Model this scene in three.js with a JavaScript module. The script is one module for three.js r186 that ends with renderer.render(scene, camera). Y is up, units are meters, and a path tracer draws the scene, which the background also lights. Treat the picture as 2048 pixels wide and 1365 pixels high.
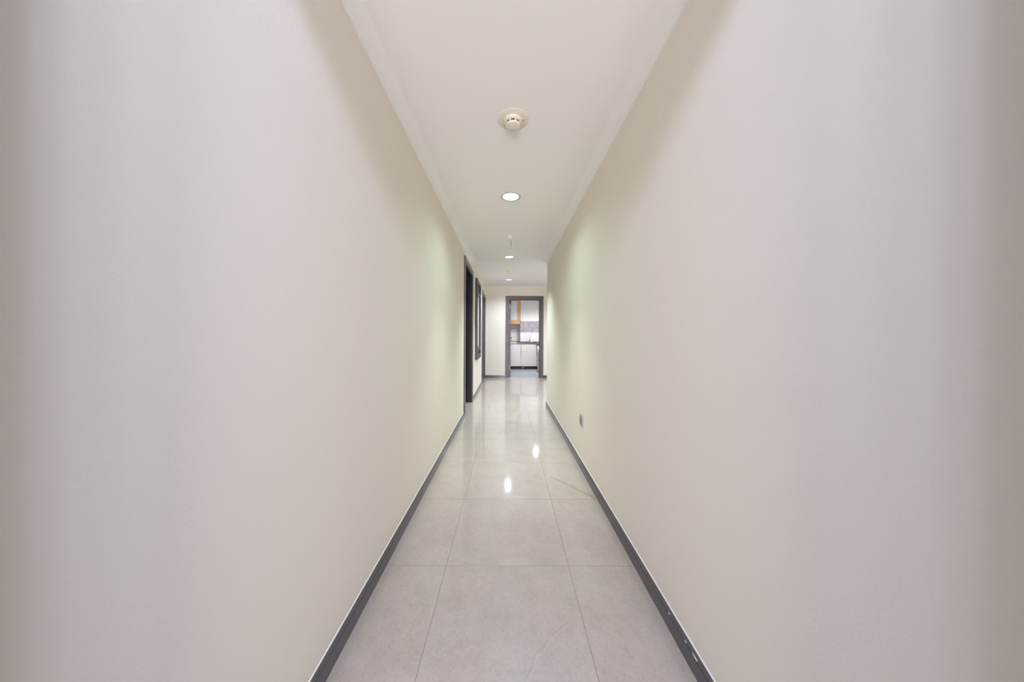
import * as THREE from 'three';
import { RoundedBoxGeometry } from 'three/addons/geometries/RoundedBoxGeometry.js';
import { mergeGeometries, toCreasedNormals } from 'three/addons/utils/BufferGeometryUtils.js';
import { RectAreaLightUniformsLib } from 'three/addons/lights/RectAreaLightUniformsLib.js';

// ------------------------------------------------------------------ camera, light, exposure
const EYE = 1.1236, FOCAL = 593;                      // metres above the floor; focal length in pixels of the 2048 x 1365 frame
const scene = new THREE.Scene();
scene.background = new THREE.Color(0x000000);
const camera = new THREE.PerspectiveCamera(2 * Math.atan(682.5 / FOCAL) * 180 / Math.PI, 2048 / 1365, 0.02, 60);
camera.position.set(0, EYE, 0);
camera.rotation.set(0, 0, 0.25 * Math.PI / 180);
camera.setViewOffset(2048, 1365, 8, 7.5, 2048, 1365); // the lens is shifted a little: the corridor vanishes at (1016, 675)
scene.add(camera);
const renderer = new THREE.WebGLRenderer({ antialias: true });
renderer.toneMapping = THREE.LinearToneMapping;
renderer.toneMappingExposure = 0.96;
renderer.shadowMap.enabled = true;
RectAreaLightUniformsLib.init();

// fill light added behind the camera, set low to lift the ceiling (window_1 stands right behind this light)
const FILL_WINDOW = { x: 0.017, y: 0.95, depth: -3.4, w: 1.6, h: 1.5 };
const hallFill = new THREE.RectAreaLight(new THREE.Color().setRGB(1.0, 0.95, 0.965), 22.3, FILL_WINDOW.w, FILL_WINDOW.h);
hallFill.name = 'added_window_fill';
hallFill.position.set(FILL_WINDOW.x, FILL_WINDOW.y, -FILL_WINDOW.depth - 0.012);
hallFill.lookAt(FILL_WINDOW.x, FILL_WINDOW.y, -20);
scene.add(hallFill);
const LAMP_TINT = [new THREE.Color().setRGB(0.69, 0.97, 1.0), new THREE.Color().setRGB(0.82, 0.98, 1.0), new THREE.Color().setRGB(0.74, 0.83, 1.0)];
const CORE_POWER = [9.5, 3], CORE_TINT = new THREE.Color().setRGB(0.95, 0.98, 1.0);
const LAMP_POWER = [3.3, 17, 12], KITCHEN_POWER = 22.5, LOBBY_FILL_POWER = 27, ENTRY_POWER = 13, ENTRY_TINT = new THREE.Color().setRGB(0.59, 0.66, 1.0), KITCHEN_TINT = new THREE.Color().setRGB(0.92, 0.95, 1.0);

// ------------------------------------------------------------------ measures (depth d runs away from the camera, z = -d)
const XR = 0.639, SKEW = 0.005, XL0 = -0.598;         // right wall; the left wall leans away by 5 mm per metre
const XL = d => XL0 - SKEW * d;
const LOW = 2.379, HIGH = 2.544, CORNICE = 2.321;     // corridor ceiling, lobby ceiling, lower edge of the cornice
const END = 8.23, CORNER = 4.86, STEP = 4.92, MOUTH = 0.1, LINTEL = 0.305, THICK = 0.15;
const HALL_TOP = 3.3, HALL_BACK = 3.4, SHADE_PORTAL = [-0.517, 0.526]; // portal jambs added just outside the frame to shade the near walls

// ------------------------------------------------------------------ helpers
let seed = 7;
const rnd = () => { seed = (seed * 1664525 + 1013904223) >>> 0; return seed / 4294967296; };
const taken = {};
const numbered = n => { const k = taken[n] = (taken[n] ?? -1) + 1; return k ? `${n}_${String(k).padStart(3, '0')}` : n; };
function metreUV(g) {                                   // uv in metres, by the way each face points
  const n0 = g.index ? g.toNonIndexed() : g;
  const p = n0.attributes.position, uv = new Float32Array(p.count * 2);
  const a = new THREE.Vector3(), b = new THREE.Vector3(), c = new THREE.Vector3(), n = new THREE.Vector3();
  for (let i = 0; i < p.count; i += 3) {
    a.fromBufferAttribute(p, i); b.fromBufferAttribute(p, i + 1); c.fromBufferAttribute(p, i + 2);
    n.copy(b).sub(a).cross(c.clone().sub(a));
    const ax = Math.abs(n.x), ay = Math.abs(n.y), az = Math.abs(n.z);
    [a, b, c].forEach((v, k) => {
      const [s, t] = ax > ay && ax > az ? [v.z, v.y] : ay > az ? [v.x, v.z] : [v.x, v.y];
      uv[(i + k) * 2] = s; uv[(i + k) * 2 + 1] = t;
    });
  }
  n0.setAttribute('uv', new THREE.BufferAttribute(uv, 2));
  return n0;
}
const box = (x0, x1, y0, y1, z0, z1) => metreUV(new THREE.BoxGeometry(x1 - x0, y1 - y0, z1 - z0).translate((x0 + x1) / 2, (y0 + y1) / 2, (z0 + z1) / 2));
const rbox = (x0, x1, y0, y1, z0, z1, r = 0.003) => metreUV(new RoundedBoxGeometry(x1 - x0, y1 - y0, z1 - z0, 2, r).translate((x0 + x1) / 2, (y0 + y1) / 2, (z0 + z1) / 2));
function slab(points, depth, holes = []) {              // outline in x, y; front face at z = 0, back at z = -depth
  const s = new THREE.Shape(points.map(p => new THREE.Vector2(...p)));
  for (const h of holes) s.holes.push(h);
  return metreUV(new THREE.ExtrudeGeometry(s, { depth, bevelEnabled: false, curveSegments: 48 }).translate(0, 0, -depth));
}
function run(profile, u0, u1) {                         // profile points (out from the wall, height) drawn along x from u0 to u1
  const s = new THREE.Shape(profile.map(([w, v]) => new THREE.Vector2(-w, v)));
  return metreUV(new THREE.ExtrudeGeometry(s, { depth: u1 - u0, bevelEnabled: false }).rotateY(Math.PI / 2).translate(u0, 0, 0));
}
const lathe = (pts, seg = 40) => toCreasedNormals(new THREE.LatheGeometry(pts.map(p => new THREE.Vector2(...p)), seg), 0.5);
const disc = (r, y, seg = 40) => lathe([[0, y], [r, y]], seg);
function mesh(name, g, m, parent) {
  const o = new THREE.Mesh(Array.isArray(g) ? mergeGeometries(g.map(x => x.index ? x.toNonIndexed() : x)) : g, m);
  o.name = parent && parent !== scene ? name : numbered(name);
  o.castShadow = o.receiveShadow = true;
  (parent ?? scene).add(o);
  return o;
}
function tag(o, label, category, group, kind) {
  o.userData.label = label; o.userData.category = category;
  if (group) o.userData.group = group;
  if (kind) o.userData.kind = kind;
  return o;
}
const structure = (o, label, category) => tag(o, label, category, undefined, 'structure');
function thing(name, label, category, group, kind) {
  const o = new THREE.Group(); o.name = numbered(name); scene.add(o);
  return tag(o, label, category, group, kind);
}
// frames of the three walls: local x runs along the wall, y up, z out into the room
function onLeft(o, d = 0, y = 0, w = 0) { o.rotation.y = Math.PI / 2 + SKEW; o.position.set(XL(d) + w, y, -d - w * SKEW); return o; }   // local x = depth
function onRight(o, d = 0, y = 0) { o.rotation.y = -Math.PI / 2; o.position.set(XR, y, -d); return o; }                             // local x = towards the camera
function onEnd(o, x = 0, y = 0) { o.position.set(x, y, -END); return o; }

// ------------------------------------------------------------------ procedural textures
function noise2(period, s) {                            // tileable value noise
  const t = new Float32Array(period * period); let q = s * 7919 + 13;
  for (let i = 0; i < t.length; i++) { q = (q * 1664525 + 1013904223) >>> 0; t[i] = q / 4294967296; }
  return (x, y) => {
    x *= period; y *= period;
    const xi = Math.floor(x), yi = Math.floor(y), fx = x - xi, fy = y - yi, u = fx * fx * (3 - 2 * fx), v = fy * fy * (3 - 2 * fy);
    const at = (a, b) => t[((b % period + period) % period) * period + (a % period + period) % period];
    return (at(xi, yi) * (1 - u) + at(xi + 1, yi) * u) * (1 - v) + (at(xi, yi + 1) * (1 - u) + at(xi + 1, yi + 1) * u) * v;
  };
}
function texture(size, fn, { colour = true, metres = 1, height = size } = {}) {
  const data = new Uint8Array(size * height * 4);
  for (let j = 0; j < height; j++) for (let i = 0; i < size; i++) {
    const c = fn((i + 0.5) / size, (j + 0.5) / height), k = (j * size + i) * 4;
    for (let n = 0; n < 3; n++) data[k + n] = Math.max(0, Math.min(255, Math.round(Array.isArray(c) ? c[n] : c)));
    data[k + 3] = 255;
  }
  const t = new THREE.DataTexture(data, size, height);
  t.wrapS = t.wrapT = THREE.RepeatWrapping; t.magFilter = THREE.LinearFilter; t.minFilter = THREE.LinearMipmapLinearFilter; t.generateMipmaps = true;
  if (colour) t.colorSpace = THREE.SRGBColorSpace;
  t.repeat.set(1 / metres, 1 / metres); t.needsUpdate = true;
  return t;
}
const rollerA = noise2(90, 3), rollerB = noise2(180, 5), rollerC = noise2(24, 9);
const rollerMap = texture(1024, (u, v) => 255 * (0.45 * rollerA(u * 0.7 + 0.0, v) + 0.35 * rollerB(u, v) + 0.2 * rollerC(u, v)), { colour: false, metres: 0.8 });
const grainNoise = [noise2(6, 21), noise2(18, 22), noise2(60, 23), noise2(160, 24), noise2(4, 25)];
const segDist = (px, py, pts) => {                      // distance to a polyline and the place along it
  let best = 9, at = 0;
  for (let i = 0; i + 1 < pts.length; i++) {
    const [ax, ay] = pts[i], [bx, by] = pts[i + 1], dx = bx - ax, dy = by - ay;
    const t = Math.max(0, Math.min(1, ((px - ax) * dx + (py - ay) * dy) / (dx * dx + dy * dy)));
    const d = Math.hypot(px - ax - t * dx, py - ay - t * dy);
    if (d < best) { best = d; at = (i + t) / (pts.length - 1); }
  }
  return [best, at];
};
function marble(s, { cracks = [], vein = null } = {}) { // one 0.6 m tile of pale beige-grey marble
  const [a, b, c, d, e] = grainNoise, o = s * 0.37, w = noise2(9, 40 + s);
  return texture(512, (u, v) => {
    const big = a(u + o, v + o * 0.6) - 0.5, mid = b(u + o, v) - 0.5, fine = c(u, v + o) - 0.5, dust = d(u + o, v) - 0.5, pink = Math.max(0, e(u + o * 1.7, v + o) - 0.55);
    const cloud = Math.abs(w(u, v) - 0.5);
    let l = 171 + big * 7 + mid * 6 + fine * 6 + dust * 8 + (cloud < 0.025 ? (0.025 - cloud) * 160 : 0);
    let r = l + 6 + pink * 3, g = l - 4 - pink * 5, bl = l - 15 - pink * 6;
    if (dust < -0.4 && fine < -0.1) { r -= 11; g -= 11; bl -= 10; }
    for (const [pts, k] of cracks) {
      const [q] = segDist(u + mid * 0.03 + fine * 0.012, v + fine * 0.014 + big * 0.02, pts);
      if (q < 0.0032) { const f = (1 - q / 0.0032) * k; r += f; g += f; bl += f; }
    }
    if (vein) {
      const [q, at] = segDist(u + mid * 0.045 + fine * 0.02, v + fine * 0.03, vein), wd = 0.011 + 0.034 * at;
      if (q < wd) { const f = (1 - q / wd) * (q > wd * 0.55 ? 1.5 : 0.85); r -= 27 * f; g -= 25 * f; bl -= 40 * f; }
    }
    return [r, g, bl];
  }, { metres: 0.6 });
}
const marbleMaps = [
  marble(1), marble(2, { cracks: [[[[0.12, 0.05], [0.3, 0.22], [0.42, 0.5], [0.6, 0.64]], 14]] }),
  marble(3, { cracks: [[[[0.1, 0.9], [0.4, 0.75], [0.8, 0.82], [0.98, 0.6]], -14]] }), marble(4),
];
const crackedMap = marble(6, { cracks: [[[[0.56, 0.02], [0.6, 0.2], [0.7, 0.36], [0.8, 0.46], [0.88, 0.52]], -16], [[[0.58, 0.02], [0.62, 0.2], [0.72, 0.36], [0.82, 0.46]], 16], [[[0.1, 0.3], [0.3, 0.36], [0.46, 0.3]], 10]] });
const veinedMap = marble(5, { vein: [[0.05, 0.55], [0.14, 0.47], [0.22, 0.4], [0.3, 0.3], [0.4, 0.18], [0.52, 0.02]] });
const speckA = noise2(64, 60), speckB = noise2(150, 61);
const graniteMap = texture(512, (u, v) => { const k = speckA(u, v) * 0.6 + speckB(u, v) * 0.4, l = k > 0.62 ? 150 : k > 0.5 ? 82 : 46; return [l, l * 0.95, l * 0.93]; }, { metres: 0.5 });
const woodN = [noise2(4, 71), noise2(40, 72), noise2(128, 73)];
const woodMap = (r, g, b, k) => texture(256, (u, v) => { const t = (woodN[1](u, v * 0.08) - 0.5) * 1.2 + (woodN[2](u, v * 0.06) - 0.5) * 0.8 + (woodN[0](u, v) - 0.5) * 0.5; return [r + t * k, g + t * k, b + t * k]; }, { metres: 0.4 });
const mosaicCells = Array.from({ length: 32 * 32 }, () => [0.08, 0.95, 0.9, 0.5, 0.22, 0.85][Math.floor(rnd() * 6)]);
const mosaicMap = texture(512, (u, v) => {
  const i = Math.floor(u * 32), j = Math.floor(v * 32), fx = u * 32 - i, fy = v * 32 - j;
  if (fx < 0.08 || fy < 0.08) return [205, 200, 204];
  const q = mosaicCells[j * 32 + i], l = (i + j) % 2 ? 26 + 120 * q * q : 176 + 50 * q;
  return [l, l * 0.955, l * 0.98];
}, { metres: 0.8 });

// ------------------------------------------------------------------ materials
const std = (color, roughness, more = {}) => new THREE.MeshStandardMaterial({ color, roughness, ...more });
const M = {
  wall: std(0xebe4d5, 0.62, { bumpMap: rollerMap, bumpScale: 0.0005 }),
  ceiling: std(0xf1eee9, 0.8),
  cornice: std(0xf1eee9, 0.7),
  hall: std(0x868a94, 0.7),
  white: std(0xf0eeec, 0.5),
  grout: std(0x94887e, 0.8),
  base: std(0x565155, 0.17),
  caulk: std(0xefece2, 0.6),
  frame: new THREE.MeshStandardMaterial({ map: woodMap(101, 91, 89, 14), roughness: 0.36 }),
  blackDoor: new THREE.MeshStandardMaterial({ map: woodMap(15, 16, 19, 5), roughness: 0.42 }),
  brownDoor: new THREE.MeshStandardMaterial({ map: woodMap(84, 72, 72, 16), roughness: 0.4 }),
  chrome: std(0xd6d6d8, 0.22, { metalness: 1 }),
  steel: std(0xa9a9ab, 0.4, { metalness: 0.35 }),
  ring: std(0xc4c7cc, 0.35, { metalness: 0.5 }),
  mirror: std(0xf2f4f6, 0.03, { metalness: 1 }),
  mirrorWood: new THREE.MeshStandardMaterial({ map: woodMap(70, 67, 70, 14), roughness: 0.4 }),
  oldPlastic: std(0xe6dccb, 0.55),
  plastic: std(0xe9e3d8, 0.5),
  dark: std(0x2a2724, 0.7),
  black: std(0x070708, 0.4),
  orange: new THREE.MeshStandardMaterial({ map: woodMap(236, 178, 118, 24), roughness: 0.42 }),
  frosted: new THREE.MeshPhysicalMaterial({ color: 0xeaf2f6, roughness: 0.6, clearcoat: 0.6, clearcoatRoughness: 0.25 }),
  cabinet: std(0xe8e0dc, 0.3),
  granite: new THREE.MeshStandardMaterial({ map: graniteMap, roughness: 0.18 }),
  mosaic: new THREE.MeshStandardMaterial({ map: mosaicMap, roughness: 0.22 }),
  tileWhite: std(0xe6e2e6, 0.2), tilePink: std(0xdccfcb, 0.2), tilePinkDark: std(0xcdbfbc, 0.2),
  floorGrey: std(0x9a9da5, 0.4), floorGreyB: std(0x94979f, 0.4), groutGrey: std(0x7c7e84, 0.8),
  paper: std(0xf4f3f4, 0.9),
  glassDark: std(0x5a6068, 0.12),
};
const marbleMat = map => new THREE.MeshPhysicalMaterial({ map, roughness: 0.34, clearcoat: 0.75, clearcoatRoughness: 0.07 });
const marbleMats = marbleMaps.map(marbleMat), crackedMat = marbleMat(crackedMap), veinedMat = marbleMat(veinedMap);

// ================================================================== THE SETTING
// ---- floor: 0.6 m marble tiles in a straight grid, each its own piece
const floor = thing('floor', 'polished pale beige marble floor of large square tiles', 'floor', undefined, 'structure');
const ROW0 = 1.458, T = 0.6, GAP = 0.0011;
mesh('grout_bed', box(-2.1, 2.4, -0.06, -0.0012, -8.3, 3.5), M.grout, floor);
{
  const variants = new Map();
  for (let r = -9; r < 12; r++) for (let c = -3; c < 4; c++) {
    const d0 = ROW0 + r * T, d1 = d0 + T, cut0 = Math.max(d0, -3.4), cut1 = Math.min(d1, 8.3);
    let x0 = 0.002 + (c - 0.5) * T, x1 = x0 + T; const ox = x0;
    if (d1 > MOUTH - 0.1 && c === -1) x0 = Math.max(x0, -0.78);
    if (d1 > MOUTH - 0.1 && c < -1) continue;
    if (d1 < CORNER && d1 > MOUTH - 0.1 && c === 1) x1 = Math.min(x1, XR + 0.14);
    if (d1 < CORNER && d1 > MOUTH - 0.1 && c > 1) continue;
    if (d1 <= MOUTH - 0.1 && c > 2) continue;
    if (cut1 - cut0 < 0.02 || x1 - x0 < 0.02) continue;
    const special = c === 1 && r === 1 ? veinedMat : c === 0 && r === -1 ? crackedMat : null;
    const turn = special ? 0 : Math.floor(rnd() * 4), mat = special ?? marbleMats[Math.floor(rnd() * 4)];
    const key = [x0 - ox, x1 - x0, cut0 - d0, cut1 - cut0, turn].map(v => v.toFixed(3)).join();
    if (!variants.has(key)) {
      const w = x1 - x0 - 2 * GAP, l = cut1 - cut0 - 2 * GAP;
      const g = new RoundedBoxGeometry(w, 0.01, l, 1, 0.0006);
      const p = g.attributes.position, uv = g.attributes.uv;
      for (let i = 0; i < p.count; i++) {
        let s = p.getX(i) + w / 2 + (x0 - ox) - T / 2, t = -p.getZ(i) + l / 2 + (cut0 - d0) - T / 2;
        for (let k = 0; k < turn; k++) [s, t] = [-t, s];
        uv.setXY(i, s + T / 2, t + T / 2);
      }
      variants.set(key, g);
    }
    const o = mesh('floor_tile', variants.get(key), mat, floor);
    o.position.set((x0 + x1) / 2, -0.005, -(cut0 + cut1) / 2);
  }
}

// ---- walls
const DOOR = { w: 0.88, h: 2.185, arch: 0.085 };
const D1 = 4.235, D2 = 7.235, D3 = 0.015;             // near edges of the two left openings, left edge of the end opening
const wallLeft = structure(mesh('wall_left', slab([
  [MOUTH, 0], [D1, 0], [D1, DOOR.h], [D1 + DOOR.w, DOOR.h], [D1 + DOOR.w, 0], [D2, 0], [D2, DOOR.h], [D2 + DOOR.w, DOOR.h], [D2 + DOOR.w, 0], [END + 0.02, 0],
  [END + 0.02, 2.7], [MOUTH, 2.7]], THICK), M.wall), 'long cream painted wall on the left with two dark framed doorways', 'wall');
onLeft(wallLeft);
const wallRight = structure(mesh('wall_right', slab([
  [-CORNER, 0], [-MOUTH, 0], [-MOUTH, 2.7], [-CORNER, 2.7]], THICK), M.wall), 'plain cream painted wall on the right ending at a corner', 'wall');
onRight(wallRight);
const wallEnd = structure(mesh('wall_end', slab([
  [-0.9, 0], [D3, 0], [D3, DOOR.h], [D3 + DOOR.w, DOOR.h], [D3 + DOOR.w, 0], [2.4, 0], [2.4, 2.7], [-0.9, 2.7]], THICK), M.wall), 'pale end wall around the kitchen doorway', 'wall');
onEnd(wallEnd);
// the lobby that opens to the right beyond the corner
structure(mesh('wall_lobby', [box(XR + THICK, 2.4, 0, 2.7, -CORNER, -CORNER + THICK), box(2.4, 2.55, 0, 2.7, -END - THICK, -CORNER + THICK)], M.wall), 'lobby wall running off to the right behind the corner', 'wall');
// ceiling: low over the corridor, stepping up over the lobby
const PENDANT = [0.017, EYE + 1.197 + 0.382 * 1.005, 0.7, 0.08, 0.6];
const LAMPS = [[0.019, 2.65, LOW], [0.017, 4.64, LOW], [0.016, 7.32, HIGH]];
const HATCH = { x0: 0.034, x1: 0.425, d0: 3.85, d1: 4.21 };
const circle = (x, y, r) => { const p = new THREE.Path(); p.absarc(x, y, r, 0, Math.PI * 2, true); return p; };
const rect = (x0, x1, y0, y1) => { const p = new THREE.Path(); p.moveTo(x0, y0); p.lineTo(x0, y1); p.lineTo(x1, y1); p.lineTo(x1, y0); p.closePath(); return p; };
const HOLE = 0.078;
const ceilingLow = slab([[-0.85, LINTEL], [0.85, LINTEL], [0.85, CORNER], [2.45, CORNER], [2.45, STEP], [-0.85, STEP]], 0.12,
  [circle(LAMPS[0][0], LAMPS[0][1], HOLE), circle(LAMPS[1][0], LAMPS[1][1], HOLE), rect(HATCH.x0, HATCH.x1, HATCH.d0, HATCH.d1)]).rotateX(-Math.PI / 2).translate(0, LOW + 0.12, 0);
const ceilingHigh = slab([[-0.85, STEP - 0.05], [2.45, STEP - 0.05], [2.45, END + 0.1], [-0.85, END + 0.1]], 0.12, [circle(LAMPS[2][0], LAMPS[2][1], HOLE), circle(1.75, 6.4, HOLE)]).rotateX(-Math.PI / 2).translate(0, HIGH + 0.12, 0);
const ceiling = structure(mesh('ceiling', [ceilingLow, ceilingHigh, box(-0.85, 2.45, LOW + 0.002, HIGH + 0.12, -STEP + 0.0005, -STEP + 0.05)], M.ceiling), 'smooth white plaster ceiling, stepping up over the far lobby', 'ceiling');
// above the hatch and the lamps the void is closed
structure(mesh('ceiling_void', box(-0.85, 2.45, 2.72, 2.76, -END - 0.1, -0.31), M.ceiling), 'slab above the ceiling', 'ceiling');

// ---- cornices
const corniceProfile = h => [[0, h - 0.058], [0.007, h - 0.058], [0.009, h - 0.05], [0.015, h - 0.047], [0.024, h - 0.034], [0.038, h - 0.02], [0.056, h - 0.01], [0.062, h - 0.0075], [0.078, h - 0.005], [0.08, h], [0, h]];
onLeft(structure(mesh('trim_1', run(corniceProfile(LOW), LINTEL + 0.002, STEP), M.cornice), 'white moulded cornice along the left wall', 'cornice'));
onRight(structure(mesh('trim_2', run(corniceProfile(LOW), -CORNER, -LINTEL), M.cornice), 'white moulded cornice along the right wall', 'cornice'));

// ---- baseboards: dark board with a groove and a bead of white caulk on top
const boardProfile = [[0, 0], [0.015, 0], [0.015, 0.0535], [0.0115, 0.0545], [0.0115, 0.0565], [0.014, 0.0575], [0.0135, 0.068], [0.011, 0.071], [0, 0.071]];
const caulkProfile = [[0, 0.0705], [0.0045, 0.0705], [0.003, 0.0725], [0, 0.0735]];
function baseboard(name, place, runs, label) {
  const o = thing(name, label, 'baseboard', undefined, 'structure');
  for (const [a, b] of runs) { mesh('board', run(boardProfile, a, b), M.base, o); mesh('caulk_line', run(caulkProfile, a, b), M.caulk, o); }
  place(o); return o;
}
const bl = baseboard('baseboard_left', onLeft, [[MOUTH, D1 - DOOR.arch], [D1 + DOOR.w + DOOR.arch, D2 - DOOR.arch]], 'dark grey grooved baseboard along the left wall');
const br = baseboard('baseboard_right', onRight, [[-CORNER - 0.015, -MOUTH]], 'dark grey grooved baseboard along the right wall, chipped near the camera');
baseboard('baseboard_end', onEnd, [[-0.63, D3 - DOOR.arch], [D3 + DOOR.w + DOOR.arch, 2.4]], 'dark baseboard beside the kitchen doorway');
{ // bare chips where the paint of the right board is knocked off
  for (const [u, h, s, l] of [[-0.985, 0.066, 0.008, 0.03], [-1.035, 0.0655, 0.004, 0.012], [-1.14, 0.066, 0.005, 0.014]]) {
    const p = []; for (let k = 0; k < 7; k++) { const a = k / 7 * 6.283, q = 0.7 + rnd() * 0.5; p.push([Math.cos(a) * l / 2 * q, Math.sin(a) * s / 2 * q]); }
    const c = mesh('paint_chip', slab(p, 0.0008), M.caulk, br); c.position.set(u, h - 0.003, 0.0144);
  }
}

// ---- doors: architrave, lining and leaf
function doorFrame(o, u0, lined = M.frame) {                             // local x = along the wall, wall face at z = 0
  const a = DOOR.arch, u1 = u0 + DOOR.w, h = DOOR.h;
  const board = (x0, x1, y0, y1) => mesh('architrave', [rbox(x0, x1, y0, y1, -0.001, 0.016, 0.004)], M.frame, o);
  board(u0 - a, u0 + 0.004, 0, h); board(u1 - 0.004, u1 + a, 0, h); board(u0 - a, u1 + a, h - 0.004, h + a);
  const lining = (x0, x1, y0, y1) => mesh('jamb', box(x0, x1, y0, y1, -THICK - 0.01, 0.002), lined, o);
  lining(u0, u0 + 0.016, 0, h); lining(u1 - 0.016, u1, 0, h); lining(u0, u1, h - 0.016, h);
  const stop = (x0, x1, y0, y1) => mesh('door_stop', rbox(x0, x1, y0, y1, -0.1, -0.07, 0.002), lined, o);
  stop(u0 + 0.016, u0 + 0.028, 0, h - 0.016); stop(u1 - 0.028, u1 - 0.016, 0, h - 0.016); stop(u0 + 0.028, u1 - 0.028, h - 0.028, h - 0.016);
}
function lever(parent, x, y, z, side, out) {            // handle on a face that points along +-out ('x' or 'z')
  const h = mesh('door_handle', [lathe([[0, 0], [0.025, 0], [0.025, 0.006], [0.01, 0.008], [0.009, 0.045], [0, 0.045]], 24), rbox(-0.01, 0.115, 0.032, 0.048, -0.009, 0.009, 0.006)].map(g => { const q = g.index ? g.toNonIndexed() : g; return q; }), M.chrome, parent);
  if (out === 'z') h.rotation.x = side * Math.PI / 2; else { h.rotation.order = 'ZXY'; h.rotation.z = -side * Math.PI / 2; h.rotation.y = Math.PI / 2; }
  h.position.set(x, y, z); return h;
}
const door1 = thing('door_1', 'dark framed doorway on the left wall with its black door standing open', 'door', undefined, 'structure');
doorFrame(door1, D1, M.blackDoor);
{
  const u1 = D1 + DOOR.w - 0.02, leaf = mesh('door_leaf', rbox(u1 - 0.042, u1, 0.008, DOOR.h - 0.03, -0.12 - 0.82, -0.12, 0.003), M.blackDoor, door1);
  leaf.userData.label = 'black door leaf swung open into the room';
  lever(leaf, u1 - 0.042, 1.02, -0.88, -1, 'x');
}
onLeft(door1);
const door2 = thing('door_2', 'dark brown framed doorway on the left wall next to the end corner', 'door', undefined, 'structure');
doorFrame(door2, D2);
{
  const leaf = mesh('door_leaf', rbox(D2 + 0.02, D2 + DOOR.w - 0.02, 0.008, DOOR.h - 0.02, -0.145, -0.103, 0.003), M.brownDoor, door2);
  lever(leaf, D2 + 0.1, 1.02, -0.103, 1, 'z');
}
onLeft(door2);
const door3 = thing('door_3', 'taupe framed doorway at the corridor end opening on the kitchen', 'door', undefined, 'structure');
doorFrame(door3, D3);
{
  const leaf = mesh('door_leaf', rbox(D3 + 0.018, D3 + 0.06, 0.008, DOOR.h - 0.03, -0.155 - 0.82, -0.155, 0.003), M.frame, door3);
  lever(leaf, D3 + 0.06, 1.02, -0.155 - 0.76, 1, 'x');
  for (const y of [0.255, 1.56, 1.99]) {
    mesh('hinge', [rbox(D3 + 0.02, D3 + 0.042, y - 0.06, y + 0.06, -0.156, -0.151, 0.001), metreUV(new THREE.CylinderGeometry(0.007, 0.007, 0.12, 12)).translate(D3 + 0.018, y, -0.15)], M.steel, door3);
  }
  const closer = mesh('door_closer', rbox(D3 + 0.022, D3 + 0.066, DOOR.h - 0.11, DOOR.h - 0.025, -0.4, -0.145, 0.004), M.black, door3);
  closer.userData.label = 'small black closer at the top of the leaf';
}
onEnd(door3);

// ---- the dark room behind door_1
structure(mesh('wall_side_room', [box(-3.4, -0.78, -0.05, 0, -6.4, -3.2), box(-3.4, -0.78, 2.6, 2.7, -6.4, -3.2), box(-3.5, -3.4, 0, 2.7, -6.4, -3.2), box(-3.4, -0.79, 0, 2.7, -3.3, -3.2), box(-3.4, -0.79, 0, 2.7, -6.4, -6.3)], M.hall), 'unlit room seen through the open black door', 'room');

// ---- the entrance hall behind the camera: a little higher than the corridor, its back window added for fill light
structure(mesh('wall_hall', [
  box(-2, SHADE_PORTAL[0], 0, HALL_TOP, -0.298, -MOUTH), box(SHADE_PORTAL[1], 2, 0, HALL_TOP, -0.298, -MOUTH), box(SHADE_PORTAL[0], SHADE_PORTAL[1], LOW, HALL_TOP, -LINTEL, -MOUTH),
  box(-2.15, -2, 0, HALL_TOP, -0.298, HALL_BACK + 0.15), box(2, 2.15, 0, HALL_TOP, -0.298, HALL_BACK + 0.15),
], M.hall), 'hall walls with added portal jambs that shade the near corridor walls', 'wall');
{
  const W = FILL_WINDOW, hole = rect(W.x - W.w / 2, W.x + W.w / 2, W.y - W.h / 2, W.y + W.h / 2);
  const back = slab([[-2.15, 0], [2.15, 0], [2.15, HALL_TOP], [-2.15, HALL_TOP]], 0.15, [hole]).rotateY(Math.PI).translate(W.x * 2, 0, HALL_BACK);
  structure(mesh('wall_hall_back', back, M.hall), 'back wall of the hall with the added fill window', 'wall');
  structure(mesh('ceiling_hall', box(-2.15, 2.15, HALL_TOP, HALL_TOP + 0.1, -0.298, HALL_BACK + 0.15), M.ceiling), 'hall ceiling behind the corridor', 'ceiling');
  const win = thing('window_1', 'unseen glowing window added behind the camera as fill light', 'window', undefined, 'structure');
  const z = HALL_BACK;
  mesh('pane', box(W.x - W.w / 2 + 0.02, W.x + W.w / 2 - 0.02, W.y - W.h / 2 + 0.02, W.y + W.h / 2 - 0.02, z + 0.05, z + 0.06), new THREE.MeshStandardMaterial({ color: 0xf4f6ff, roughness: 0.4, emissive: new THREE.Color().setRGB(0.9, 0.91, 1.0), emissiveIntensity: 2 }), win);
  const fb = (a, b, c, d) => box(a, b, c, d, z + 0.035, z + 0.07);
  mesh('window_frame', [fb(W.x - W.w / 2, W.x - W.w / 2 + 0.03, W.y - W.h / 2, W.y + W.h / 2), fb(W.x + W.w / 2 - 0.03, W.x + W.w / 2, W.y - W.h / 2, W.y + W.h / 2), fb(W.x - W.w / 2, W.x + W.w / 2, W.y - W.h / 2, W.y - W.h / 2 + 0.03), fb(W.x - W.w / 2, W.x + W.w / 2, W.y + W.h / 2 - 0.03, W.y + W.h / 2)], M.white, win);
}

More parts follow.
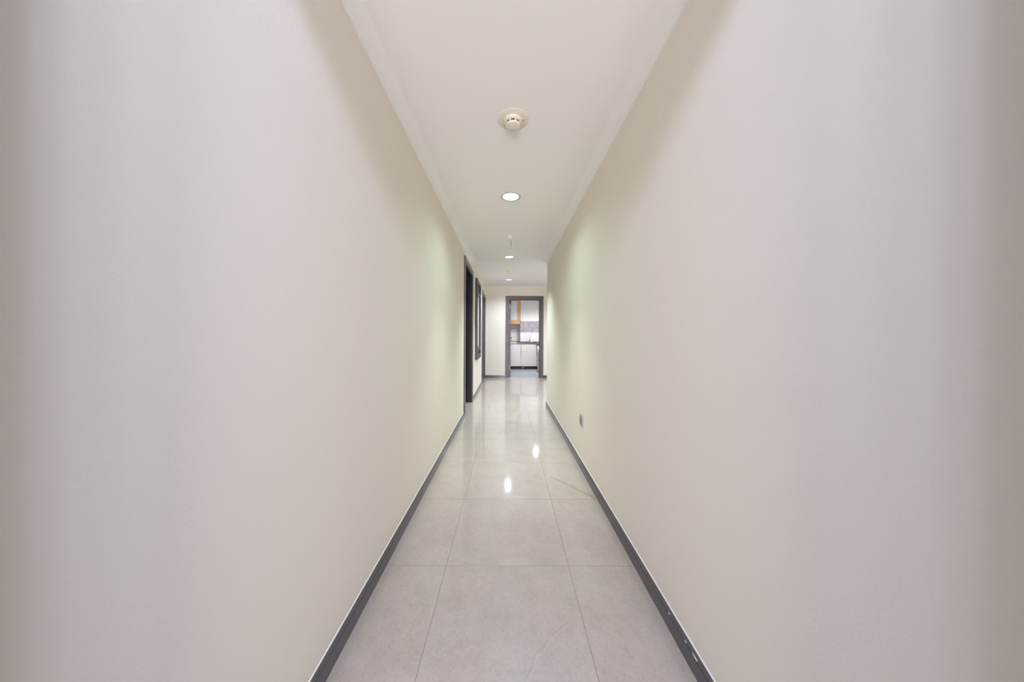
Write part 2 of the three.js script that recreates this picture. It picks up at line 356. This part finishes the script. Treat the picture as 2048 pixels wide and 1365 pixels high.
// ---- kitchen shell
const K = { x0: -1.6, x1: 1.62, back: 11.05, chase: 10.75, chaseX: 0.442, top: 2.55 };
const kFloor = thing('floor_kitchen', 'grey tiled kitchen floor beyond the end doorway', 'floor', undefined, 'structure');
mesh('grout_bed', box(K.x0, K.x1, -0.06, -0.0015, -K.back, -8.3), M.groutGrey, kFloor);
{
  const g = new RoundedBoxGeometry(0.447, 0.01, 0.447, 1, 0.0008);
  for (let r = 0; r < 6; r++) for (let c = 0; c < 7; c++) {
    const o = mesh('floor_tile', g, (r + c) % 2 ? M.floorGrey : M.floorGreyB, kFloor);
    o.position.set(K.x0 + 0.225 + c * 0.45, -0.005, -8.302 - 0.225 - r * 0.45);
  }
}
const kBack = thing('wall_kitchen_back', 'white kitchen wall with a tiled splashback and a mosaic band', 'wall', undefined, 'structure');
mesh('plaster', [box(K.x0, K.x1, 0, K.top, -K.back - 0.1, -K.back), box(K.chaseX, K.x1, 0, K.top, -K.back, -K.chase)], M.white, kBack);
structure(mesh('wall_kitchen_left', box(K.x0 - 0.1, K.x0, 0, K.top, -K.back, -END - THICK), M.white), 'left side wall of the kitchen', 'wall');
structure(mesh('wall_kitchen_right', box(K.x1, K.x1 + 0.1, 0, K.top, -K.back, -END - THICK), M.white), 'right side wall of the kitchen', 'wall');
mesh('mosaic_band', box(K.x0, K.chaseX, 1.315, 1.71, -K.back, -K.back + 0.008), M.mosaic, kBack);
mesh('mosaic_band', box(K.chaseX, K.x1, 1.315, 1.71, -K.chase, -K.chase + 0.008), M.mosaic, kBack);
mesh('mosaic_edge', box(K.chaseX, K.x1, 1.303, 1.316, -K.chase, -K.chase + 0.011), M.steel, kBack);
mesh('mosaic_edge', box(K.x0, K.chaseX, 1.303, 1.316, -K.back, -K.back + 0.011), M.steel, kBack);
for (let i = 0; i < 7; i++) mesh('wall_tile', rbox(K.chaseX - (i + 1) * 0.18 + 0.001, K.chaseX - i * 0.18 - 0.001, 0.92, 1.302, -K.back, -K.back + 0.008, 0.001), i % 2 ? M.tilePink : M.tilePinkDark, kBack);
for (let i = 0; i < 4; i++) mesh('wall_tile', rbox(K.chaseX + i * 0.29 + 0.001, K.chaseX + (i + 1) * 0.29 - 0.001, 0.92, 1.302, -K.chase, -K.chase + 0.008, 0.001), M.tileWhite, kBack);
const kCeil = slab([[K.x0 - 0.1, END + THICK], [K.x1 + 0.1, END + THICK], [K.x1 + 0.1, K.back], [K.x0 - 0.1, K.back]], 0.1, [circle(0.91, 9.47, HOLE)]).rotateX(-Math.PI / 2).translate(0, K.top + 0.1, 0);
structure(mesh('ceiling_kitchen', kCeil, M.ceiling), 'kitchen ceiling', 'ceiling');

// ================================================================== THINGS ON THE CEILING
const glow = new THREE.MeshStandardMaterial({ color: 0xffffff, roughness: 0.5, emissive: new THREE.Color().setRGB(0.93, 1.0, 1.0), emissiveIntensity: 1.6 });
function downlight(x, d, y, tint, power, label, ringed, cone, soft, core, group = 'recessed ceiling downlights of the corridor') {
  const o = thing('ceiling_downlight', label, 'downlight', group);
  mesh('trim_ring', lathe([[0.072, 0.012], [0.0725, -0.001], [0.078, -0.005], [0.086, -0.004], [0.0895, 0], [0.0895, 0.0006], [0.077, 0.001]], 56), ringed ? M.ring : M.white, o);
  mesh('reflector_can', lathe([[0.077, 0], [0.0735, 0.012], [0.071, 0.05], [0, 0.05]], 48), M.white, o);
  mesh('diffuser', lathe([[0, 0.004], [0.05, 0.006], [0.071, 0.011], [0.071, 0.014], [0, 0.014]], 48), glow, o);
  o.position.set(x, y, -d);
  const s = new THREE.SpotLight(tint, power, 0, cone, soft, 2);
  s.name = 'downlight_beam'; s.position.set(x, y - 0.004, -d); s.target.position.set(x, 0, -d); s.castShadow = true; s.shadow.radius = ringed ? 3 : 2;
  scene.add(s); scene.add(s.target);
  if (core) {                                           // the bundle that the reflector throws straight down
    const c = new THREE.SpotLight(CORE_TINT, core, 0, 36 * Math.PI / 180, 1, 2);
    c.name = 'downlight_core'; c.position.copy(s.position); c.target = s.target; c.castShadow = true; c.shadow.radius = 3; scene.add(c);
  }
  return o;
}
const CONE = 75 * Math.PI / 180;
downlight(...LAMPS[0], LAMP_TINT[0], LAMP_POWER[0], 'round recessed downlight with silver ring, nearest and largest in the corridor ceiling', true, CONE, 1, CORE_POWER[0]);
downlight(...LAMPS[1], LAMP_TINT[1], LAMP_POWER[1], 'round recessed downlight with silver ring, just beyond the ceiling hatch', true, 52.5 * Math.PI / 180, 0.8, CORE_POWER[1]);
downlight(...LAMPS[2], LAMP_TINT[2], LAMP_POWER[2], 'glaring recessed downlight in the raised lobby ceiling before the kitchen door', false, CONE, 0.6, 0);
downlight(0.91, 9.47, K.top, KITCHEN_TINT, KITCHEN_POWER, 'recessed downlight of the kitchen ceiling mirrored in the corridor floor', true, 76 * Math.PI / 180, 0.6, 0, 'kitchen downlight');
downlight(1.75, 6.4, HIGH, LAMP_TINT[2], LOBBY_FILL_POWER, 'unseen downlight added beyond the right hand corner to brighten the lobby', true, CONE, 0.6, 0, 'added lobby fill');  // unseen lamp, added so bounce light lifts the lobby ceiling

{ // unseen hall lamp, spread into a row of globes to soften wall shade
  const o = thing('pendant_lamp', 'unseen hall lamp behind the camera, spread to five opal globes to soften the wall shade', 'lamp'), [x, y, z, r, half] = PENDANT;
  const opal = new THREE.MeshStandardMaterial({ color: 0xffffff, roughness: 0.4, emissive: ENTRY_TINT, emissiveIntensity: 3 });
  mesh('bar', rbox(-half - 0.04, half + 0.04, r + 0.03, r + 0.05, -0.01, 0.01, 0.004), M.chrome, o);
  mesh('rod', lathe([[0, r + 0.045], [0.006, r + 0.045], [0.006, HALL_TOP - y], [0, HALL_TOP - y]], 12), M.chrome, o);
  for (let k = -2; k <= 2; k++) {
    const g = mesh('globe', new THREE.SphereGeometry(r, 40, 28), opal, o); g.position.x = k * half / 2;
    const c = mesh('cap', lathe([[0, r + 0.035], [0.015, r + 0.035], [0.025, r - 0.012], [0, r - 0.012]], 24), M.chrome, o); c.position.x = k * half / 2;
    const p = new THREE.PointLight(ENTRY_TINT, ENTRY_POWER / 5, 0, 2);
    p.name = 'pendant_glow'; p.position.set(x + k * half / 2, y, z); p.castShadow = true; p.shadow.radius = r / 0.02; scene.add(p);
  }
  o.position.set(x, y, z);
}
{ // nearest smoke detector on its yellowed base plate
  const o = thing('smoke_detector', 'yellowed round smoke detector on a wide base plate, nearest on the ceiling', 'detector', 'smoke detectors');
  mesh('base_plate', lathe([[0, -0.004], [0.082, -0.004], [0.089, -0.001], [0.09, 0], [0, 0]], 56), M.oldPlastic, o);
  mesh('body', lathe([[0, -0.004], [0.051, -0.004], [0.053, -0.014], [0.051, -0.019], [0.046, -0.02], [0.0455, -0.022], [0.041, -0.023]], 56), M.plastic, o);
  mesh('cap', lathe([[0, -0.043], [0.034, -0.0425], [0.0395, -0.0405], [0.0425, -0.036], [0.0435, -0.031], [0.042, -0.0305], [0.036, -0.0305], [0, -0.0305]], 56), M.oldPlastic, o);
  mesh('vent_core', lathe([[0, -0.032], [0.0365, -0.032], [0.0365, -0.02], [0, -0.02]], 40), M.dark, o);
  for (let k = 0; k < 8; k++) {
    const a = k / 8 * Math.PI * 2 + 0.34, r = mesh('rib', box(-0.004, 0.004, -0.032, -0.021, -0.0025, 0.0025), M.plastic, o);
    r.position.set(Math.sin(a) * 0.0395, 0, Math.cos(a) * 0.0395); r.rotation.y = a;
  }
  const led = mesh('indicator', lathe([[0, -0.009], [0.009, -0.009], [0.011, -0.0045], [0, -0.0045]], 24), std(0xcdb8a2, 0.5), o);
  led.position.set(0.056, 0, 0.008);
  const screw = mesh('screw', lathe([[0, -0.0075], [0.004, -0.007], [0.0045, -0.0045], [0, -0.0045]], 16), M.steel, o);
  screw.position.set(0.031, 0, -0.05);
  o.position.set(0.024, LOW, -1.71);
}
{
  const o = thing('smoke_detector', 'small flat white detector disc just before the ceiling hatch', 'detector', 'smoke detectors');
  mesh('base', lathe([[0, -0.012], [0.036, -0.012], [0.041, -0.008], [0.042, 0], [0, 0]], 40), M.plastic, o);
  mesh('cap', lathe([[0, -0.024], [0.02, -0.024], [0.027, -0.019], [0.029, -0.0115], [0, -0.0115]], 40), M.white, o);
  o.position.set(0.018, LOW, -3.70);
  const p = thing('smoke_detector', 'beige detector between the second downlight and the far glaring one', 'detector', 'smoke detectors');
  mesh('base', lathe([[0, -0.012], [0.05, -0.012], [0.056, -0.008], [0.057, 0], [0, 0]], 40), M.plastic, p);
  mesh('body', lathe([[0, -0.046], [0.036, -0.046], [0.044, -0.04], [0.047, -0.0115], [0, -0.0115]], 40), M.plastic, p);
  p.position.set(0.014, HIGH, -6.33);
}
{
  const o = thing('access_hatch', 'flush square access hatch in the ceiling with a dark gap on its left side', 'hatch');
  const H = HATCH;
  mesh('panel', rbox(H.x0 + 0.005, H.x1 - 0.002, 0.0006, 0.016, -H.d1 + 0.0015, -H.d0 - 0.0015, 0.001), M.ceiling, o);
  o.position.y = LOW;
}

// ================================================================== THINGS ON THE WALLS
{
  const o = thing('wall_socket', 'small grey metal socket plate low on the right wall', 'socket');
  mesh('plate', rbox(-0.045, 0.045, -0.045, 0.045, 0, 0.008, 0.003), M.steel, o);
  mesh('insert', rbox(-0.027, 0.027, -0.03, 0.03, 0.007, 0.0095, 0.001), std(0x8b8a8c, 0.45), o);
  for (const [x, y] of [[0, 0.014], [-0.011, -0.01], [0.011, -0.01]]) mesh('pin_hole', box(x - 0.0035, x + 0.0035, y - 0.004, y + 0.004, 0.0085, 0.0099), M.dark, o);
  onRight(o, 2.56, 0.41);
}
{ // framed mirror on the left wall between the two doorways; local x = depth, z = out
  const o = thing('wall_mirror', 'tall mirror in a thick dark wooden frame with panelled rails on the left wall', 'mirror');
  const w = 0.82, y0 = 0.69, y1 = 2.25, g0 = 0.925, g1 = 1.975, st = 0.075, th = 0.043;
  mesh('stile', rbox(0, st, y0, y1, 0, th, 0.004), M.mirrorWood, o);
  mesh('stile', rbox(w - st, w, y0, y1, 0, th, 0.004), M.mirrorWood, o);
  for (const [a, b] of [[g1, y1], [y0, g0]]) {
    const low = a === y0 ? 0.1 : 0.05, up = a === y0 ? 0.06 : 0.08;
    const rail = mesh('rail', [rbox(st, w - st, a, a + low, 0, th - 0.002, 0.003), rbox(st, w - st, b - up, b, 0, th - 0.002, 0.003)], M.mirrorWood, o);
    mesh('inset_panel', box(st, w - st, a + low, b - up, 0, 0.014), M.mirrorWood, rail);
  }
  mesh('mirror_glass', box(st, w - st, g0, g1, 0.002, 0.022), M.mirror, o);
  for (const u of [st / 2, w - st / 2]) for (const y of [1.33, 1.5]) {
    const s = mesh('stud', lathe([[0, 0.01], [0.008, 0.0085], [0.013, 0.004], [0.014, 0], [0, 0]], 20), M.chrome, o);
    s.rotation.x = Math.PI / 2; s.position.set(u, y, th);
  }
  onLeft(o, 5.63);
}

// ================================================================== THE KITCHEN
const BASE_FRONT = 10.42, TOP = 0.94;
{
  const cab = (name, x0, x1, handleAt, label) => {
    const o = thing(name, label, 'cabinet', 'base cabinets along the kitchen back wall');
    mesh('body', box(x0, x1, 0.105, x0 < 0 ? 0.76 : 0.9, -K.chase + 0.02, -BASE_FRONT - 0.02), M.cabinet, o);
    const door = mesh('cabinet_door', rbox(x0 + 0.0015, x1 - 0.0015, 0.108, 0.896, -BASE_FRONT - 0.019, -BASE_FRONT, 0.002), M.cabinet, o);
    mesh('handle', [rbox(handleAt - 0.005, handleAt + 0.005, 0.5, 0.87, -BASE_FRONT + 0.022, -BASE_FRONT + 0.032, 0.003), rbox(handleAt - 0.004, handleAt + 0.004, 0.53, 0.54, -BASE_FRONT, -BASE_FRONT + 0.024, 0.002), rbox(handleAt - 0.004, handleAt + 0.004, 0.83, 0.84, -BASE_FRONT, -BASE_FRONT + 0.024, 0.002)], M.steel, door);
    return o;
  };
  cab('base_cabinet', -0.16, 0.438, -0.11, 'pale base cabinet below the sink at the left of the kitchen');
  cab('base_cabinet', 0.438, 1.035, 0.468, 'pale base cabinet with a long vertical handle below the paper towel roll');
  const kick = thing('kick_board', 'black kick board along the floor under the base cabinets', 'kick board');
  mesh('board', box(-0.16, 1.035, 0.0, 0.1045, -BASE_FRONT - 0.08, -BASE_FRONT - 0.06), M.black, kick);
  const vent = mesh('vent_clip', rbox(0.5, 0.57, 0.03, 0.075, -BASE_FRONT - 0.061, -BASE_FRONT - 0.054, 0.002), M.steel, kick);
  vent.userData.label = 'small metal clip';
}
{
  const o = thing('worktop', 'speckled dark granite worktop with upstand along the back kitchen wall', 'worktop');
  const sx0 = -0.1, sx1 = 0.3, sz0 = BASE_FRONT + 0.07, sz1 = 10.85;
  mesh('slab', [box(K.x0 + 0.6, sx0, 0.901, TOP, -K.back + 0.012, -BASE_FRONT + 0.02), box(sx0, sx1, 0.901, TOP, -sz0, -BASE_FRONT + 0.02), box(sx0, sx1, 0.901, TOP, -K.back + 0.012, -sz1), box(sx1, K.chaseX, 0.901, TOP, -K.back + 0.012, -BASE_FRONT + 0.02), box(K.chaseX, 1.6, 0.901, TOP, -K.chase + 0.012, -BASE_FRONT + 0.02)], M.granite, o);
  mesh('upstand', [box(K.x0 + 0.6, K.chaseX, TOP, TOP + 0.05, -K.back + 0.009, -K.back + 0.024), box(K.chaseX, 1.6, TOP, TOP + 0.035, -K.chase + 0.009, -K.chase + 0.024)], M.granite, o);
  const s = thing('sink', 'stainless sink let into the worktop behind the open door', 'sink');
  mesh('rim', [box(sx0 - 0.015, sx1 + 0.015, TOP, TOP + 0.004, -sz0 - 0.015, -sz0 + 0.015), box(sx0 - 0.015, sx1 + 0.015, TOP, TOP + 0.004, -sz1 - 0.015, -sz1 + 0.015), box(sx0 - 0.015, sx0 + 0.01, TOP, TOP + 0.004, -sz1, -sz0), box(sx1 - 0.01, sx1 + 0.015, TOP, TOP + 0.004, -sz1, -sz0)], M.chrome, s);
  mesh('bowl', [box(sx0, sx1, 0.78, 0.784, -sz1, -sz0), box(sx0, sx0 + 0.003, 0.78, TOP, -sz1, -sz0), box(sx1 - 0.003, sx1, 0.78, TOP, -sz1, -sz0), box(sx0, sx1, 0.78, TOP, -sz0 - 0.003, -sz0), box(sx0, sx1, 0.78, TOP, -sz1, -sz1 + 0.003)], M.chrome, s);
  const f = thing('tap', 'small chrome tap at the back edge of the sink', 'tap');
  mesh('column', lathe([[0, 0], [0.026, 0], [0.026, 0.012], [0.016, 0.02], [0.015, 0.16], [0, 0.165]], 24).translate(0.1, TOP + 0.002, -10.94), M.chrome, f);
  mesh('spout', new THREE.TubeGeometry(new THREE.CatmullRomCurve3([[0.1, TOP + 0.13, -10.94], [0.115, TOP + 0.17, -10.9], [0.13, TOP + 0.18, -10.83], [0.14, TOP + 0.15, -10.76]].map(p => new THREE.Vector3(...p))), 20, 0.011, 12), M.chrome, f);
  mesh('lever', rbox(0.094, 0.17, TOP + 0.163, TOP + 0.177, -10.95, -10.935, 0.004), M.chrome, f);
}
{
  const o = thing('paper_towel', 'white paper towel roll on a metal stand on the worktop', 'paper towel');
  mesh('stand', [lathe([[0, 0], [0.06, 0], [0.06, 0.006], [0.012, 0.012], [0.006, 0.014], [0.006, 0.32], [0.009, 0.326], [0.009, 0.335], [0, 0.338]], 24)], M.steel, o);
  mesh('roll', lathe([[0.018, 0.014], [0.05, 0.014], [0.052, 0.018], [0.052, 0.25], [0.05, 0.254], [0.018, 0.254], [0.018, 0.014]], 40), M.paper, o);
  mesh('loose_sheet', box(0.0505, 0.0525, 0.016, 0.252, 0, 0.05), M.paper, o);
  o.position.set(0.835, TOP, -10.58);
}
{ // wall cabinet with an orange wooden frame door and frosted glass
  const o = thing('wall_cabinet', 'orange wooden wall cabinet with a frosted glass door', 'cabinet');
  const x0 = -0.05, x1 = 0.43, y0 = 1.605, y1 = 2.53, zf = -K.chase + 0.0, zb = -K.back + 0.002;
  mesh('body', [box(x0, x0 + 0.018, y0, y1, zb, zf - 0.02), box(x1 - 0.018, x1, y0, y1, zb, zf - 0.02), box(x0, x1, y0, y0 + 0.018, zb, zf - 0.02), box(x0, x1, y1 - 0.018, y1, zb, zf - 0.02), box(x0, x1, y0, y1, zb, zb + 0.008)], M.white, o);
  mesh('shelf', box(x0 + 0.018, x1 - 0.018, 2.13, 2.148, zb, zf - 0.05), M.white, o);
  const door = mesh('door_frame', [rbox(x0, x0 + 0.1, y0, y1, zf - 0.02, zf, 0.003), rbox(x1 - 0.1, x1, y0, y1, zf - 0.02, zf, 0.003), rbox(x0 + 0.1, x1 - 0.1, y0, y0 + 0.145, zf - 0.02, zf, 0.003), rbox(x0 + 0.1, x1 - 0.1, y1 - 0.09, y1, zf - 0.02, zf, 0.003)], M.orange, o);
  mesh('glass_pane', box(x0 + 0.09, x1 - 0.09, y0 + 0.135, y1 - 0.08, zf - 0.013, zf - 0.009), M.frosted, door);
}
{ // washing machine against the right kitchen wall, its front turned to the left
  const o = thing('washing_machine', 'white front loading washing machine at the right edge of the kitchen doorway', 'washing machine');
  const xf = 0.99, d0 = 9.3, d1 = 9.9;
  mesh('body', rbox(xf, xf + 0.58, 0.012, 0.86, -d1, -d0, 0.012), M.white, o);
  const ring = lathe([[0.16, 0], [0.245, 0], [0.245, 0.02], [0.225, 0.045], [0.185, 0.05], [0.165, 0.03]], 48).rotateZ(Math.PI / 2);
  const door = mesh('porthole_ring', ring, std(0xd5d7dc, 0.3, { metalness: 0.3 }), o); door.position.set(xf, 0.6, -9.6);
  const gl = mesh('porthole_glass', lathe([[0, 0.055], [0.09, 0.05], [0.15, 0.036], [0.168, 0.024], [0.168, 0.002], [0, 0.002]], 40).rotateZ(Math.PI / 2), M.glassDark, door);
  mesh('control_panel', rbox(xf - 0.008, xf + 0.01, 0.75, 0.85, -d1 + 0.005, -d0 - 0.005, 0.003), M.cabinet, o);
  for (const z of [-9.36, -9.84]) mesh('foot', lathe([[0, 0], [0.02, 0], [0.02, 0.014], [0, 0.014]], 16).translate(xf + 0.06, 0, z), M.dark, o);
  const w = thing('worktop', 'granite worktop above the washing machine along the right kitchen wall', 'worktop');
  mesh('slab', rbox(xf - 0.01, K.x1, 0.901, TOP, -BASE_FRONT + 0.02, -8.6, 0.004), M.granite, w);
  const c = thing('base_cabinet', 'pale base cabinet between the washing machine and the back corner', 'cabinet', 'base cabinets along the kitchen back wall');
  mesh('body', box(1.05, K.x1 - 0.03, 0.1, 0.9, -10.72, -9.93), M.cabinet, c);
  const c2 = thing('base_cabinet', 'pale base cabinet just inside the kitchen doorway on the right', 'cabinet', 'base cabinets along the kitchen back wall');
  mesh('body', box(1.01, K.x1 - 0.03, 0.0, 0.9, -9.27, -8.62), M.cabinet, c2);
}

scene.traverse(o => { if (o.isMesh) { o.castShadow = true; o.receiveShadow = true; } });
renderer.render(scene, camera);
